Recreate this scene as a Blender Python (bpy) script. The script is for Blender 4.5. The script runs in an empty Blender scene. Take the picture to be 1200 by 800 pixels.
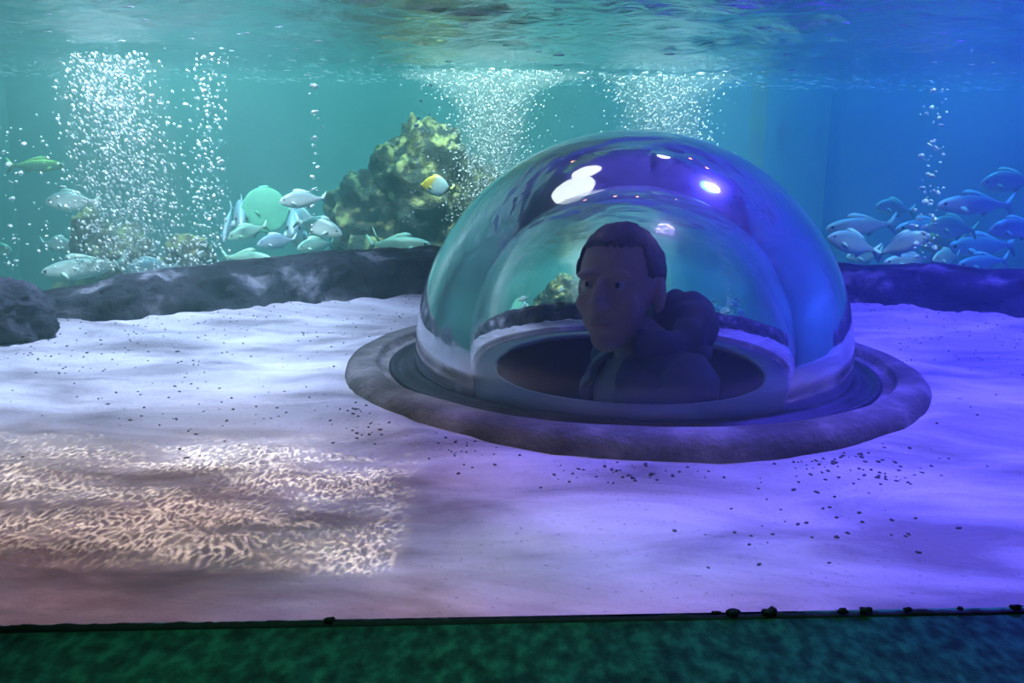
import bpy, bmesh, math, random
import numpy as np
from mathutils import Vector, Matrix, noise

random.seed(11)
rng = np.random.default_rng(5)
SC = bpy.context.scene
COL = SC.collection
PI = math.pi

# ------------------------------------------------------------------ camera
FPX, PITCH, ROLL, CAMH = 1150.0, math.radians(11.68), math.radians(0.87), 0.43
_c, _s = math.cos(PITCH), math.sin(PITCH)
FWD = Vector((0, _c, -_s)); _up = Vector((0, _s, _c)); _rt = Vector((1, 0, 0))
RT = _rt * math.cos(ROLL) + _up * math.sin(ROLL)
UP = _up * math.cos(ROLL) - _rt * math.sin(ROLL)
CAM = Vector((0, 0, CAMH))
cd = bpy.data.cameras.new('camera'); cam = bpy.data.objects.new('camera', cd); COL.objects.link(cam)
cd.sensor_width = 36; cd.lens = FPX / 1200 * 36; cd.clip_start = 0.02
m3 = Matrix((RT, UP, -FWD)).transposed()
cam.matrix_world = Matrix.Translation(CAM) @ m3.to_4x4()
SC.camera = cam

def ray(px, py):
    return (FWD + RT * ((px - 600) / FPX) - UP * ((py - 400) / FPX))
def at(px, py, Y):
    d = ray(px, py); return CAM + d * (Y / d.y)
def on_z(px, py, z=0.0):
    d = ray(px, py); return CAM + d * ((z - CAMH) / d.z)

# ------------------------------------------------------------------ world, exposure, lamps
w = bpy.data.worlds.new('world'); SC.world = w; w.use_nodes = True
w.node_tree.nodes['Background'].inputs[0].default_value = (0.08, 0.2, 0.6, 1)
w.node_tree.nodes['Background'].inputs[1].default_value = 0.02
vs = SC.view_settings
vs.view_transform = 'Standard'; vs.look = 'None'; vs.gamma = 1; vs.use_curve_mapping = False
vs.exposure = 0.0
cy = SC.cycles
cy.use_denoising = True
cy.max_bounces = 10; cy.transmission_bounces = 8; cy.transparent_max_bounces = 12
cy.glossy_bounces = 5; cy.diffuse_bounces = 3; cy.volume_bounces = 0
cy.sample_clamp_indirect = 4.0
cy.caustics_refractive = True; cy.caustics_reflective = True
cy.blur_glossy = 0.3

ZS = 0.70                       # water surface height
DX, DY, ZC, R = 0.221, 1.806, 0.049, 0.40   # dome axis, sphere centre height, radius

def spot(name, loc, aim, color, power, cone=60, blend=0.6, radius=0.05, gobo=None):
    l = bpy.data.lights.new(name, 'SPOT'); o = bpy.data.objects.new(name, l); COL.objects.link(o)
    l.color = color; l.energy = power; l.spot_size = math.radians(cone); l.spot_blend = blend
    l.shadow_soft_size = radius
    o.location = loc
    o.rotation_euler = (Vector(aim) - Vector(loc)).to_track_quat('-Z', 'Y').to_euler()
    if gobo: gobo(l)
    return o

def _n(nt, t, **k):
    n = nt.nodes.new(t)
    for a, b in k.items(): setattr(n, a, b)
    return n
def _math(nt, op, a, b=None, c=None, clamp=False):
    n = _n(nt, 'ShaderNodeMath', operation=op); n.use_clamp = clamp
    for i, v in enumerate((a, b, c)):
        if v is None: continue
        if isinstance(v, (int, float)): n.inputs[i].default_value = v
        else: nt.links.new(v, n.inputs[i])
    return n.outputs[0]
def _range(nt, v, a, b, c, d):
    n = _n(nt, 'ShaderNodeMapRange'); n.interpolation_type = 'SMOOTHSTEP'
    for i, x in zip((1, 2, 3, 4), (a, b, c, d)): n.inputs[i].default_value = x
    nt.links.new(v, n.inputs[0]); return n.outputs[0]

def beam_plane(nt, h):
    """where the beam lands, h below the lamp, relative to the lamp (lens pattern coordinates)"""
    g = _n(nt, 'ShaderNodeNewGeometry'); sp = _n(nt, 'ShaderNodeSeparateXYZ')
    nt.links.new(g.outputs['Incoming'], sp.inputs[0])
    az = _math(nt, 'MAXIMUM', _math(nt, 'ABSOLUTE', sp.outputs[2]), 0.05)
    sg = _math(nt, 'SIGN', sp.outputs[2])
    f = _math(nt, 'MULTIPLY', _math(nt, 'DIVIDE', -h, az), sg)
    x = _math(nt, 'MULTIPLY', sp.outputs[0], f); y = _math(nt, 'MULTIPLY', sp.outputs[1], f)
    cb = _n(nt, 'ShaderNodeCombineXYZ'); nt.links.new(x, cb.inputs[0]); nt.links.new(y, cb.inputs[1])
    return cb.outputs[0], x, y

def _em(l):
    l.use_nodes = True; nt = l.node_tree
    em = nt.nodes.get('Emission') or _n(nt, 'ShaderNodeEmission')
    out = nt.nodes.get('Light Output') or _n(nt, 'ShaderNodeOutputLight')
    nt.links.new(em.outputs[0], out.inputs[0])
    return nt, em

def ripple_gobo(h, lo, hi, sx=3.0, sy=7.0, y0=None, y1=None):
    """slow soft light and dark drifts thrown by the rippled water surface"""
    def f(l):
        nt, em = _em(l)
        v, x, y = beam_plane(nt, h)
        mp = _n(nt, 'ShaderNodeMapping'); mp.inputs['Scale'].default_value = (sx, sy, 1); mp.inputs['Rotation'].default_value = (0, 0, .12)
        nt.links.new(v, mp.inputs[0])
        ns = _n(nt, 'ShaderNodeTexNoise'); ns.inputs['Scale'].default_value = 1.0; ns.inputs['Detail'].default_value = 3.5; ns.inputs['Distortion'].default_value = .8
        nt.links.new(mp.outputs[0], ns.inputs['Vector'])
        k = _range(nt, ns.outputs['Fac'], .36, .66, lo, hi)
        if y0 is not None: k = _math(nt, 'MULTIPLY', k, _range(nt, y, y0, y1, .12, 1))       # added mask dims the beam on the near side
        nt.links.new(k, em.inputs['Strength'])
    return f

def caustic_gobo(h, x0, x1):
    """the fine bright net that small waves focus on the sand"""
    def f(l):
        nt, em = _em(l)
        v, x, y = beam_plane(nt, h)
        wn = _n(nt, 'ShaderNodeTexNoise'); wn.inputs['Scale'].default_value = 9; wn.inputs['Detail'].default_value = 1.5
        nt.links.new(v, wn.inputs['Vector'])
        ad = _n(nt, 'ShaderNodeVectorMath', operation='MULTIPLY_ADD')
        nt.links.new(wn.outputs['Color'], ad.inputs[0]); ad.inputs[1].default_value = (.07, .07, 0); nt.links.new(v, ad.inputs[2])
        mp = _n(nt, 'ShaderNodeMapping'); mp.inputs['Rotation'].default_value = (0, 0, .6); mp.inputs['Scale'].default_value = (185, 46, 1)
        nt.links.new(ad.outputs[0], mp.inputs[0])
        vo = _n(nt, 'ShaderNodeTexVoronoi', feature='DISTANCE_TO_EDGE'); vo.inputs['Scale'].default_value = 1
        nt.links.new(mp.outputs[0], vo.inputs['Vector'])
        net = _range(nt, vo.outputs['Distance'], .0, .11, 1.0, 0.0)
        big = _n(nt, 'ShaderNodeMapping'); big.inputs['Scale'].default_value = (5, 13, 1); nt.links.new(ad.outputs[0], big.inputs[0])
        bn = _n(nt, 'ShaderNodeTexNoise'); bn.inputs['Scale'].default_value = 1; bn.inputs['Detail'].default_value = 2; nt.links.new(big.outputs[0], bn.inputs['Vector'])
        b = _range(nt, bn.outputs['Fac'], .35, .65, 0.12, 1.0)
        s = _math(nt, 'MULTIPLY_ADD', net, 3.8, .10)
        s = _math(nt, 'MULTIPLY', s, b)
        e = _math(nt, 'MULTIPLY', _range(nt, x, x0 - .05, x0, 0, 1), _range(nt, x, x1 - .05, x1, 1, 0))
        e = _math(nt, 'MULTIPLY', e, _math(nt, 'MULTIPLY', _range(nt, y, -.20, -.15, 0, 1), _range(nt, y, .14, .34, 1, 0)))
        nt.links.new(_math(nt, 'MULTIPLY', s, e), em.inputs['Strength'])
    return f

LWHITE, LBLUE = (-0.50, 2.15, 1.9), (1.15, 2.15, 1.9)
spot('spot_white', LWHITE, (-0.95, 1.95, 0), (.53, .63, 1.0), 470, 66, .9, .13, ripple_gobo(1.9, .30, 1.5, 4, 12, y0=-1.0, y1=-.45))
spot('spot_blue', LBLUE, (1.15, 1.7, 0), (.075, .05, 1.0), 600, 80, .9, .10, ripple_gobo(1.9, .12, 1.9, 7, 20))
spot('spot_violet', (0.55, 0.95, 1.9), (0.55, 0.98, 0), (.54, .42, 1.0), 72, 52, .98, .14, ripple_gobo(1.9, .12, 1.75, 7, 13))  # violet fill added over the front sand
spot('spot_rose', (-0.40, 0.90, 1.9), (-0.40, 0.92, 0), (1.0, .60, .52), 56, 50, .9, .08, ripple_gobo(1.9, .5, 1.4, 5, 9))
spot('spot_warm', (-0.62, 1.10, 1.7), (-0.55, 1.12, 0), (1.0, .90, .78), 120, 48, .5, .002, caustic_gobo(1.7, -.6, .52))
spot('spot_teal', (-1.5, 3.9, 2.7), (-1.4, 4.4, 0), (.27, .90, .80), 420, 80, .9, .15)
spot('spot_teal_middle', (0.1, 3.9, 2.7), (0.1, 4.4, 0), (.28, .86, .92), 390, 76, .9, .15)
spot('spot_azure', (1.75, 3.9, 2.7), (1.8, 4.4, 0), (.03, .42, .92), 460, 80, .9, .15)
spot('spot_teal_side', (-2.6, 2.2, 2.6), (-3.0, 2.3, 0), (.26, .95, .85), 190, 84, .9, .15)  # added to brighten the left tank wall
spot('spot_azure_side', (2.7, 2.3, 2.6), (3.1, 2.4, 0), (.05, .10, 1.0), 1100, 84, .9, .15)  # extra blue light put in for the right tank wall
spot('spot_plume', (-1.1, 2.35, 1.7), (-1.05, 3.1, .3), (.8, .92, 1.0), 420, 52, .8, .05)
spot('spot_plume_middle', (-0.05, 3.0, 1.7), (-0.03, 3.85, .4), (.75, 1.0, .95), 560, 40, .8, .05)
spot('spot_plume_right', (0.65, 3.0, 1.7), (0.62, 3.9, .4), (.75, 1.0, .9), 460, 36, .8, .05)
spot('spot_stream', (1.35, 2.5, 1.7), (1.33, 3.1, .3), (.5, .85, 1.0), 170, 24, .8, .05)
def point(name, loc, color, power, radius=.05):
    l = bpy.data.lights.new(name, 'POINT'); o = bpy.data.objects.new(name, l); COL.objects.link(o)
    l.color = color; l.energy = power; l.shadow_soft_size = radius; o.location = loc
    return o
spot('spot_sill_fill', (0.0, 0.30, 1.0), (0.0, 0.58, 0), (.20, .9, .5), 12, 56, .5, .05)       # added green fill on the visitors' side, lights the sill
point('shaft_fill', (DX - .12, DY - .18, -0.45), (.45, .6, 1.0), .7, .04)     # added fill in the shaft under the dome, lifts the figure
spot('spot_loft_fill', (0.5, 1.9, 1.25), (0.5, 2.1, 3.2), (.18, .11, 1.0), 560, 150, .6, .05)      # added upward spot, tints the loft ceiling mirrored in the dome

# ------------------------------------------------------------------ helpers
def new_mat(name):
    m = bpy.data.materials.new(name); m.use_nodes = True
    nt = m.node_tree
    return m, nt, nt.nodes['Principled BSDF'], nt.nodes['Material Output']
def ramp(nt, fac, stops):
    r = _n(nt, 'ShaderNodeValToRGB'); el = r.color_ramp.elements
    while len(el) < len(stops): el.new(.5)
    for e, (p, c) in zip(el, stops):
        e.position = p; e.color = (*c, 1)
    nt.links.new(fac, r.inputs[0]); return r.outputs[0]
def noise_tex(nt, scale, detail=4, dist=0, rough=.55, stretch=None):
    tc = _n(nt, 'ShaderNodeTexCoord'); v = tc.outputs['Object']
    if stretch:
        mp = _n(nt, 'ShaderNodeMapping'); mp.inputs['Scale'].default_value = stretch
        nt.links.new(v, mp.inputs[0]); v = mp.outputs[0]
    n = _n(nt, 'ShaderNodeTexNoise'); nt.links.new(v, n.inputs['Vector'])
    n.inputs['Scale'].default_value = scale; n.inputs['Detail'].default_value = detail
    n.inputs['Distortion'].default_value = dist; n.inputs['Roughness'].default_value = rough
    return n.outputs['Fac']
def bump(nt, bs, h, strength, dist):
    b = _n(nt, 'ShaderNodeBump'); b.inputs['Strength'].default_value = strength; b.inputs['Distance'].default_value = dist
    nt.links.new(h, b.inputs['Height']); nt.links.new(b.outputs[0], bs.inputs['Normal'])
def mottled(name, stops, scale, rough=.8, bscale=None, bstr=.5, bdist=.01, detail=5, dist=0, stretch=None):
    m, nt, bs, out = new_mat(name)
    nt.links.new(ramp(nt, noise_tex(nt, scale, detail, dist, stretch=stretch), stops), bs.inputs['Base Color'])
    bs.inputs['Roughness'].default_value = rough
    if bscale: bump(nt, bs, noise_tex(nt, bscale, 6), bstr, bdist)
    return m
def plain(name, c, rough=.6, metallic=0):
    return mottled(name, [(.3, tuple(x * .85 for x in c)), (.7, tuple(min(1, x * 1.1) for x in c))], 14, rough)

def obj(name, me, mat=None, parent=None, smooth=True):
    if isinstance(me, bmesh.types.BMesh):
        b = me; me = bpy.data.meshes.new(name); b.to_mesh(me); b.free()
    o = bpy.data.objects.new(name, me); COL.objects.link(o)
    if mat and not me.materials: me.materials.append(mat)
    if smooth: me.polygons.foreach_set('use_smooth', [True] * len(me.polygons))
    if parent: o.parent = parent
    return o
def mesh(name, v, f):
    me = bpy.data.meshes.new(name); me.from_pydata([tuple(x) for x in v], [], [tuple(x) for x in f]); me.update()
    return me
def tag(o, label=None, cat=None, group=None, kind=None):
    if label: o['label'] = label
    if cat: o['category'] = cat
    if group: o['group'] = group
    if kind: o['kind'] = kind
    return o
def empty(name, loc=(0, 0, 0), rz=0):
    o = bpy.data.objects.new(name, None); COL.objects.link(o); o.location = loc; o.rotation_euler = (0, 0, rz)
    o.empty_display_size = .05
    return o
def grid_faces(nu, nv, wrap_u=False, wrap_v=False):
    f = []
    for i in range(nu if wrap_u else nu - 1):
        for j in range(nv if wrap_v else nv - 1):
            a = i * nv + j; b = ((i + 1) % nu) * nv + j
            j2 = (j + 1) % nv
            f.append((a, b, ((i + 1) % nu) * nv + j2, i * nv + j2))
    return f
def lathe(name, prof, n=96, c=(0, 0)):
    v = []
    for i in range(n):
        a = 2 * PI * i / n
        for r, z in prof: v.append((c[0] + r * math.cos(a), c[1] + r * math.sin(a), z))
    return mesh(name, v, grid_faces(n, len(prof), True))
def box_bm(x0, x1, y0, y1, z0, z1, bev=0):
    b = bmesh.new(); bmesh.ops.create_cube(b, size=1)
    bmesh.ops.scale(b, vec=(x1 - x0, y1 - y0, z1 - z0), verts=b.verts)
    bmesh.ops.translate(b, vec=((x0 + x1) / 2, (y0 + y1) / 2, (z0 + z1) / 2), verts=b.verts)
    if bev: bmesh.ops.bevel(b, geom=b.edges[:], offset=bev, segments=3, affect='EDGES', profile=.5)
    return b
def fbm(p, o=4, s=1.0):
    return noise.fractal(Vector(p) * s, 0.9, 2.1, o, noise_basis='PERLIN_ORIGINAL')

# ------------------------------------------------------------------ materials
def mat_water():
    m, nt, bs, out = new_mat('water'); nt.nodes.remove(bs)
    sc = _n(nt, 'ShaderNodeVolumeScatter'); sc.inputs['Color'].default_value = (.40, .95, .95, 1); sc.inputs['Density'].default_value = .18; sc.inputs['Anisotropy'].default_value = .2
    ab = _n(nt, 'ShaderNodeVolumeAbsorption'); ab.inputs['Color'].default_value = (.25, .88, .92, 1); ab.inputs['Density'].default_value = .20
    ad = _n(nt, 'ShaderNodeAddShader'); nt.links.new(sc.outputs[0], ad.inputs[0]); nt.links.new(ab.outputs[0], ad.inputs[1])
    nt.links.new(ad.outputs[0], out.inputs['Volume'])
    return m
def mat_surface():
    m, nt, bs, out = new_mat('water_surface'); nt.nodes.remove(bs)
    fr = _n(nt, 'ShaderNodeFresnel'); fr.inputs[0].default_value = 1.333
    gl = _n(nt, 'ShaderNodeBsdfGlossy'); gl.inputs['Roughness'].default_value = .0; gl.inputs['Color'].default_value = (.95, 1, 1, 1)
    tr = _n(nt, 'ShaderNodeBsdfTransparent'); mx = _n(nt, 'ShaderNodeMixShader')
    nt.links.new(fr.outputs[0], mx.inputs[0]); nt.links.new(tr.outputs[0], mx.inputs[1]); nt.links.new(gl.outputs[0], mx.inputs[2])
    bp = _n(nt, 'ShaderNodeBump'); bp.inputs['Strength'].default_value = 1.0; bp.inputs['Distance'].default_value = .012
    nt.links.new(noise_tex(nt, 18, 5, .5, stretch=(1, 1.6, 1)), bp.inputs['Height'])
    nt.links.new(bp.outputs[0], gl.inputs['Normal'])
    nt.links.new(mx.outputs[0], out.inputs['Surface'])
    return m
def mat_pane():
    m, nt, bs, out = new_mat('window_glass'); nt.nodes.remove(bs)
    fr = _n(nt, 'ShaderNodeFresnel'); fr.inputs[0].default_value = 1.15
    gl = _n(nt, 'ShaderNodeBsdfGlossy'); gl.inputs['Roughness'].default_value = .02
    tr = _n(nt, 'ShaderNodeBsdfTransparent'); tr.inputs[0].default_value = (.985, .995, .99, 1); mx = _n(nt, 'ShaderNodeMixShader')
    nt.links.new(fr.outputs[0], mx.inputs[0]); nt.links.new(tr.outputs[0], mx.inputs[1]); nt.links.new(gl.outputs[0], mx.inputs[2])
    nt.links.new(mx.outputs[0], out.inputs['Surface'])
    return m
def mat_dome():
    m, nt, bs, out = new_mat('dome_acrylic'); nt.nodes.remove(bs)
    gl = _n(nt, 'ShaderNodeBsdfGlass'); gl.inputs['IOR'].default_value = 1 / 1.333; gl.inputs['Roughness'].default_value = .0
    df = _n(nt, 'ShaderNodeBsdfDiffuse'); df.inputs[0].default_value = (.8, .85, 1, 1)
    mx = _n(nt, 'ShaderNodeMixShader')
    haze_mix = _range(nt, noise_tex(nt, 5, 5, .4), .35, .75, .03, .09)      # haze put in as a milky diffuse layer on the acrylic
    gf = _n(nt, 'ShaderNodeNewGeometry'); haze_mix = _math(nt, 'MULTIPLY', haze_mix, _math(nt, 'SUBTRACT', 1.0, gf.outputs['Backfacing']))
    nt.links.new(haze_mix, mx.inputs[0]); nt.links.new(gl.outputs[0], mx.inputs[1]); nt.links.new(df.outputs[0], mx.inputs[2])
    hz = _n(nt, 'ShaderNodeBsdfGlossy'); hz.inputs['Roughness'].default_value = .22; m0 = _n(nt, 'ShaderNodeMixShader'); gb = _n(nt, 'ShaderNodeNewGeometry'); nt.links.new(_math(nt, 'MULTIPLY_ADD', gb.outputs['Backfacing'], -.07, .07), m0.inputs[0])      # rough gloss added for halos round the lamps, wet side only
    nt.links.new(gl.outputs[0], m0.inputs[1]); nt.links.new(hz.outputs[0], m0.inputs[2]); nt.links.new(m0.outputs[0], mx.inputs[1])
    bp = _n(nt, 'ShaderNodeBump'); bp.inputs['Strength'].default_value = .06; bp.inputs['Distance'].default_value = .01
    nt.links.new(noise_tex(nt, 9, 3), bp.inputs['Height']); nt.links.new(bp.outputs[0], gl.inputs['Normal'])
    nt.links.new(mx.outputs[0], out.inputs['Surface'])
    return m
def mat_sand():
    m, nt, bs, out = new_mat('sand')
    a = ramp(nt, noise_tex(nt, 3.4, 6, .6, stretch=(1, 2.2, 1)), [(.34, (.28, .26, .26)), (.5, (.56, .54, .53)), (.66, (.80, .79, .78))])
    sp = noise_tex(nt, 170, 2)
    mx = _n(nt, 'ShaderNodeMix', data_type='RGBA'); nt.links.new(_range(nt, sp, .63, .72, 0, .55), mx.inputs[0])
    nt.links.new(a, mx.inputs[6]); mx.inputs[7].default_value = (.16, .15, .17, 1)
    tc = _n(nt, 'ShaderNodeTexCoord'); sp = _n(nt, 'ShaderNodeSeparateXYZ'); nt.links.new(tc.outputs['Object'], sp.inputs[0])
    wob = noise_tex(nt, 6, 4, .5, stretch=(1, 2, 1))
    fx = _range(nt, _math(nt, 'MULTIPLY_ADD', wob, .7, sp.outputs[0]), .0, .45, 1, 0)
    fy = _range(nt, _math(nt, 'MULTIPLY_ADD', wob, .35, sp.outputs[1]), 1.22, 1.5, 1, 0)
    st = _math(nt, 'MULTIPLY', _math(nt, 'MULTIPLY', fx, fy), .72)                 # darker brown tone on the left sand by the window
    m3_ = _n(nt, 'ShaderNodeMix', data_type='RGBA'); nt.links.new(st, m3_.inputs[0]); nt.links.new(mx.outputs[2], m3_.inputs[6])
    nt.links.new(ramp(nt, noise_tex(nt, 11, 5, .8, stretch=(1, 2.4, 1)), [(.32, (.13, .085, .075)), (.55, (.26, .17, .15)), (.72, (.46, .33, .28))]), m3_.inputs[7])
    nt.links.new(m3_.outputs[2], bs.inputs['Base Color']); bs.inputs['Roughness'].default_value = .9
    bump(nt, bs, noise_tex(nt, 120, 5), .5, .004)
    return m
def mat_bubble():
    m, nt, bs, out = new_mat('air_bubble'); nt.nodes.remove(bs)
    gl = _n(nt, 'ShaderNodeBsdfGlossy'); gl.inputs['Roughness'].default_value = .12
    df = _n(nt, 'ShaderNodeBsdfDiffuse'); df.inputs[0].default_value = (.9, .95, 1, 1)
    tr = _n(nt, 'ShaderNodeBsdfTransparent')
    m1 = _n(nt, 'ShaderNodeMixShader'); m1.inputs[0].default_value = .75
    nt.links.new(gl.outputs[0], m1.inputs[1]); nt.links.new(df.outputs[0], m1.inputs[2])
    m2 = _n(nt, 'ShaderNodeMixShader'); lw = _n(nt, 'ShaderNodeLayerWeight'); lw.inputs[0].default_value = .3
    nt.links.new(_range(nt, lw.outputs['Facing'], 0, .8, .8, 1), m2.inputs[0]); nt.links.new(tr.outputs[0], m2.inputs[1]); nt.links.new(m1.outputs[0], m2.inputs[2])
    nt.links.new(m2.outputs[0], out.inputs['Surface'])
    return m
def mat_emit(name, c, s):
    m, nt, bs, out = new_mat(name)
    bs.inputs['Base Color'].default_value = (.02, .02, .02, 1)
    bs.inputs['Emission Color'].default_value = (*c, 1); bs.inputs['Emission Strength'].default_value = s
    return m
def mat_rock_algae(name, dark, mid, green):
    m, nt, bs, out = new_mat(name)
    base = ramp(nt, noise_tex(nt, 9, 6, .3), [(.35, dark), (.65, mid)])
    g = _n(nt, 'ShaderNodeNewGeometry'); sp = _n(nt, 'ShaderNodeSeparateXYZ'); nt.links.new(g.outputs['Normal'], sp.inputs[0])
    k = _math(nt, 'MULTIPLY', _range(nt, sp.outputs[2], -.1, .7, 0, 1), _range(nt, noise_tex(nt, 16, 6, .5), .46, .62, 0, 1))
    mx = _n(nt, 'ShaderNodeMix', data_type='RGBA'); nt.links.new(k, mx.inputs[0]); nt.links.new(base, mx.inputs[6]); mx.inputs[7].default_value = (*green, 1)
    nt.links.new(mx.outputs[2], bs.inputs['Base Color']); bs.inputs['Roughness'].default_value = .9
    bump(nt, bs, noise_tex(nt, 38, 6), .9, .02)
    return m
def mat_fish(name, back, side, belly):
    m, nt, bs, out = new_mat(name)
    tc = _n(nt, 'ShaderNodeTexCoord'); sp = _n(nt, 'ShaderNodeSeparateXYZ'); nt.links.new(tc.outputs['Object'], sp.inputs[0])
    z = _math(nt, 'MULTIPLY_ADD', sp.outputs[2], 2.6, .5)
    z = _math(nt, 'ADD', z, _math(nt, 'MULTIPLY_ADD', noise_tex(nt, 7, 4), .25, -.125))
    nt.links.new(ramp(nt, z, [(.22, belly), (.5, side), (.78, back)]), bs.inputs['Base Color'])
    bs.inputs['Roughness'].default_value = .38; bs.inputs['Metallic'].default_value = .15
    v = _n(nt, 'ShaderNodeTexVoronoi'); v.inputs['Scale'].default_value = 46; nt.links.new(tc.outputs['Object'], v.inputs['Vector'])
    bump(nt, bs, v.outputs['Distance'], .12, .01)
    return m
M = dict(
    water=mat_water(), surface=mat_surface(), pane=mat_pane(), dome=mat_dome(), sand=mat_sand(), bubble=mat_bubble(),
    concrete=mottled('ring_concrete', [(.34, (.07, .07, .058)), (.5, (.16, .155, .135)), (.64, (.36, .34, .32))], 8, .85, 70, .8, .008, stretch=(1, 1, 1)),
    gasket=mottled('gasket_rubber', [(.35, (.004, .005, .008)), (.7, (.03, .034, .045))], 22, .6, 70, .5, .004),
    flange=mottled('flange_plastic', [(.3, (.15, .17, .19)), (.7, (.26, .29, .31))], 9, .35),
    shaft=mottled('shaft_lining', [(.3, (.008, .009, .014)), (.7, (.02, .022, .035))], 9, .8),
    ledge=mottled('ledge_rock', [(.38, (.008, .008, .012)), (.55, (.035, .035, .042)), (.68, (.30, .30, .30))], 9, .85, 45, .9, .012),
    boulder=mottled('boulder_rock', [(.3, (.015, .018, .028)), (.7, (.07, .075, .095))], 9, .9, 40, .9, .012),
    wall=mottled('tank_wall', [(.3, (.16, .36, .36)), (.7, (.24, .46, .46))], 1.1, .8),
    wall_side=mottled('tank_side_wall', [(.3, (.15, .33, .36)), (.7, (.22, .42, .45))], 1.1, .8),
    deep=mottled('pool_floor', [(.3, (.10, .19, .18)), (.7, (.20, .30, .27))], 2, .9),
    ceiling=mottled('loft_ceiling', [(.3, (.10, .10, .16)), (.7, (.18, .17, .25))], 2, .8),
    coral=mat_rock_algae('coral_rock', (.012, .022, .022), (.045, .055, .045), (.34, .35, .13)),
    brown=mat_rock_algae('brown_rock', (.05, .05, .045), (.16, .13, .10), (.36, .36, .12)),
    sill=mottled('sill_green_cover', [(.34, (.004, .035, .022)), (.5, (.012, .10, .055)), (.66, (.03, .22, .11))], 70, .95, 420, .8, .003, detail=6, stretch=(1, .6, 1)),
    sealant=mottled('black_sealant', [(.3, (.002, .002, .004)), (.7, (.012, .012, .016))], 60, .7),
    pebble=mottled('dark_gravel', [(.3, (.05, .05, .06)), (.7, (.18, .17, .19))], 40, .9),
    metal=mottled('lamp_housing', [(.3, (.02, .02, .025)), (.7, (.05, .05, .06))], 8, .5),
)

# ------------------------------------------------------------------ setting
TH = math.radians(4.0)                     # the viewing window runs a little askew to the lens axis
def win_y(x): return 0.832 + x * math.tan(TH)
BACK = 4.75

def ruled(name, v, f, mat, kind='structure', smooth=True):
    o = obj(name, mesh(name, v, f), mat, None, smooth); o['kind'] = kind; return o

# back wall: flat panels with shallow piers where they meet, built as one bent wall
def wall_strip(name, pts, z0, z1, mat):
    v = []
    for x, y in pts: v += [(x, y, z0), (x, y, z1)]
    f = [(2 * i, 2 * i + 2, 2 * i + 3, 2 * i + 1) for i in range(len(pts) - 1)]
    return ruled(name, v, f, mat, smooth=False)
seam1, seam2 = at(890, 200, BACK).x, at(966, 200, BACK).x
wall_strip('wall_back', [(-3.3, 4.3), (-2.4, BACK), (seam1 - .06, BACK), (seam1, BACK - .06), (seam2, BACK - .03), (seam2 + .02, BACK + .02), (2.6, BACK), (3.4, 4.4)], -1.0, 3.2, M['wall'])
wall_strip('wall_left', [(-3.3, .6), (-3.3, 4.3)], -1.0, 3.2, M['wall_side'])
wall_strip('wall_right', [(3.4, 4.4), (3.4, 1.06)], -1.0, 3.2, M['wall_side'])
o = obj('ceiling', box_bm(-3.4, 3.5, .5, BACK + .1, 3.2, 3.26), M['ceiling'], smooth=False); o['kind'] = 'structure'
o = obj('floor', box_bm(-3.4, 3.5, .8, BACK + .1, -1.06, -1.0), M['deep'], smooth=False); o['kind'] = 'structure'

# ledge path
BASE = [(-330, 420), (-150, 401), (0, 389), (40, 386), (150, 383), (300, 366), (400, 357), (490, 350), (620, 346), (750, 346), (880, 351), (1000, 362), (1100, 367), (1200, 377), (1350, 392), (1560, 418)]
TOPS = [(-330, 385), (-150, 372), (0, 357), (40, 351), (100, 342), (200, 324), (300, 311), (400, 301), (490, 296), (620, 296), (750, 298), (880, 306), (1000, 317), (1100, 315), (1200, 321), (1350, 331), (1560, 350)]
bx = np.array([b[0] for b in BASE]); by = np.array([b[1] for b in BASE])
tx = np.array([b[0] for b in TOPS]); ty = np.array([b[1] for b in TOPS])
path = []
for px in np.linspace(-330, 1560, 190):
    p = on_z(px, float(np.interp(px, bx, by)), 0.0)
    t = at(px, float(np.interp(px, tx, ty)), p.y + .07)
    path.append((p.x, p.y, t.z))
path = np.array(path)
k = np.hanning(15); k /= k.sum()
pp = np.pad(path, ((7, 7), (0, 0)), mode='edge')
path = np.array([(pp[i:i + 15] * k[:, None]).sum(0) for i in range(len(path))])
LX, LY = path[:, 0], path[:, 1]
def ledge_y(x): return float(np.interp(x, LX, LY))

def sand_h(x, y):
    d = math.hypot(x - DX, y - DY)
    z = .010 * noise.noise((x * 1.7, y * 2.6, 3.1)) + .004 * noise.noise((x * 7, y * 11, 1.7)) + .0016 * noise.noise((x * 26, y * 30, 9))
    a = math.atan2(y - DY, x - DX)
    z += (.012 + .010 * noise.noise((math.cos(a) * 2.2, math.sin(a) * 2.2, 5))) * math.exp(-((d - .55) / .06) ** 2)      # banked against the ring
    e = (ledge_y(x) - y)
    z += .016 * math.exp(-(e / .14) ** 2) + .010 * noise.noise((x * 11, y * 11, 2)) * math.exp(-(e / .2) ** 2)
    z += (.0045 * noise.noise((x * 19, y * 19, 6)) + .003 * noise.noise((x * 45, y * 45, 8))) * (max(0.0, 1 - e / .9) + .25 * math.exp(-((d - .6) / .1) ** 2))
    if y - win_y(x) < .15: z *= max(0.0, (y - win_y(x)) / .15)
    return z
nx, ny = 420, 280
v = []
for i in range(nx):
    x = LX[0] + (LX[-1] - LX[0]) * i / (nx - 1)
    y0, y1 = win_y(x) + .0005, ledge_y(x) + .06
    for j in range(ny):
        y = y0 + (y1 - y0) * j / (ny - 1)
        v.append((x, y, sand_h(x, y)))
f = [q for q in grid_faces(nx, ny) if math.hypot(sum(v[i][0] for i in q) / 4 - DX, sum(v[i][1] for i in q) / 4 - DY) > .46]
sand = obj('sand', mesh('sand', v, f), M['sand'])
tag(sand, 'pale rippled sand bed spread around the dome', 'sand', kind='stuff')

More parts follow.
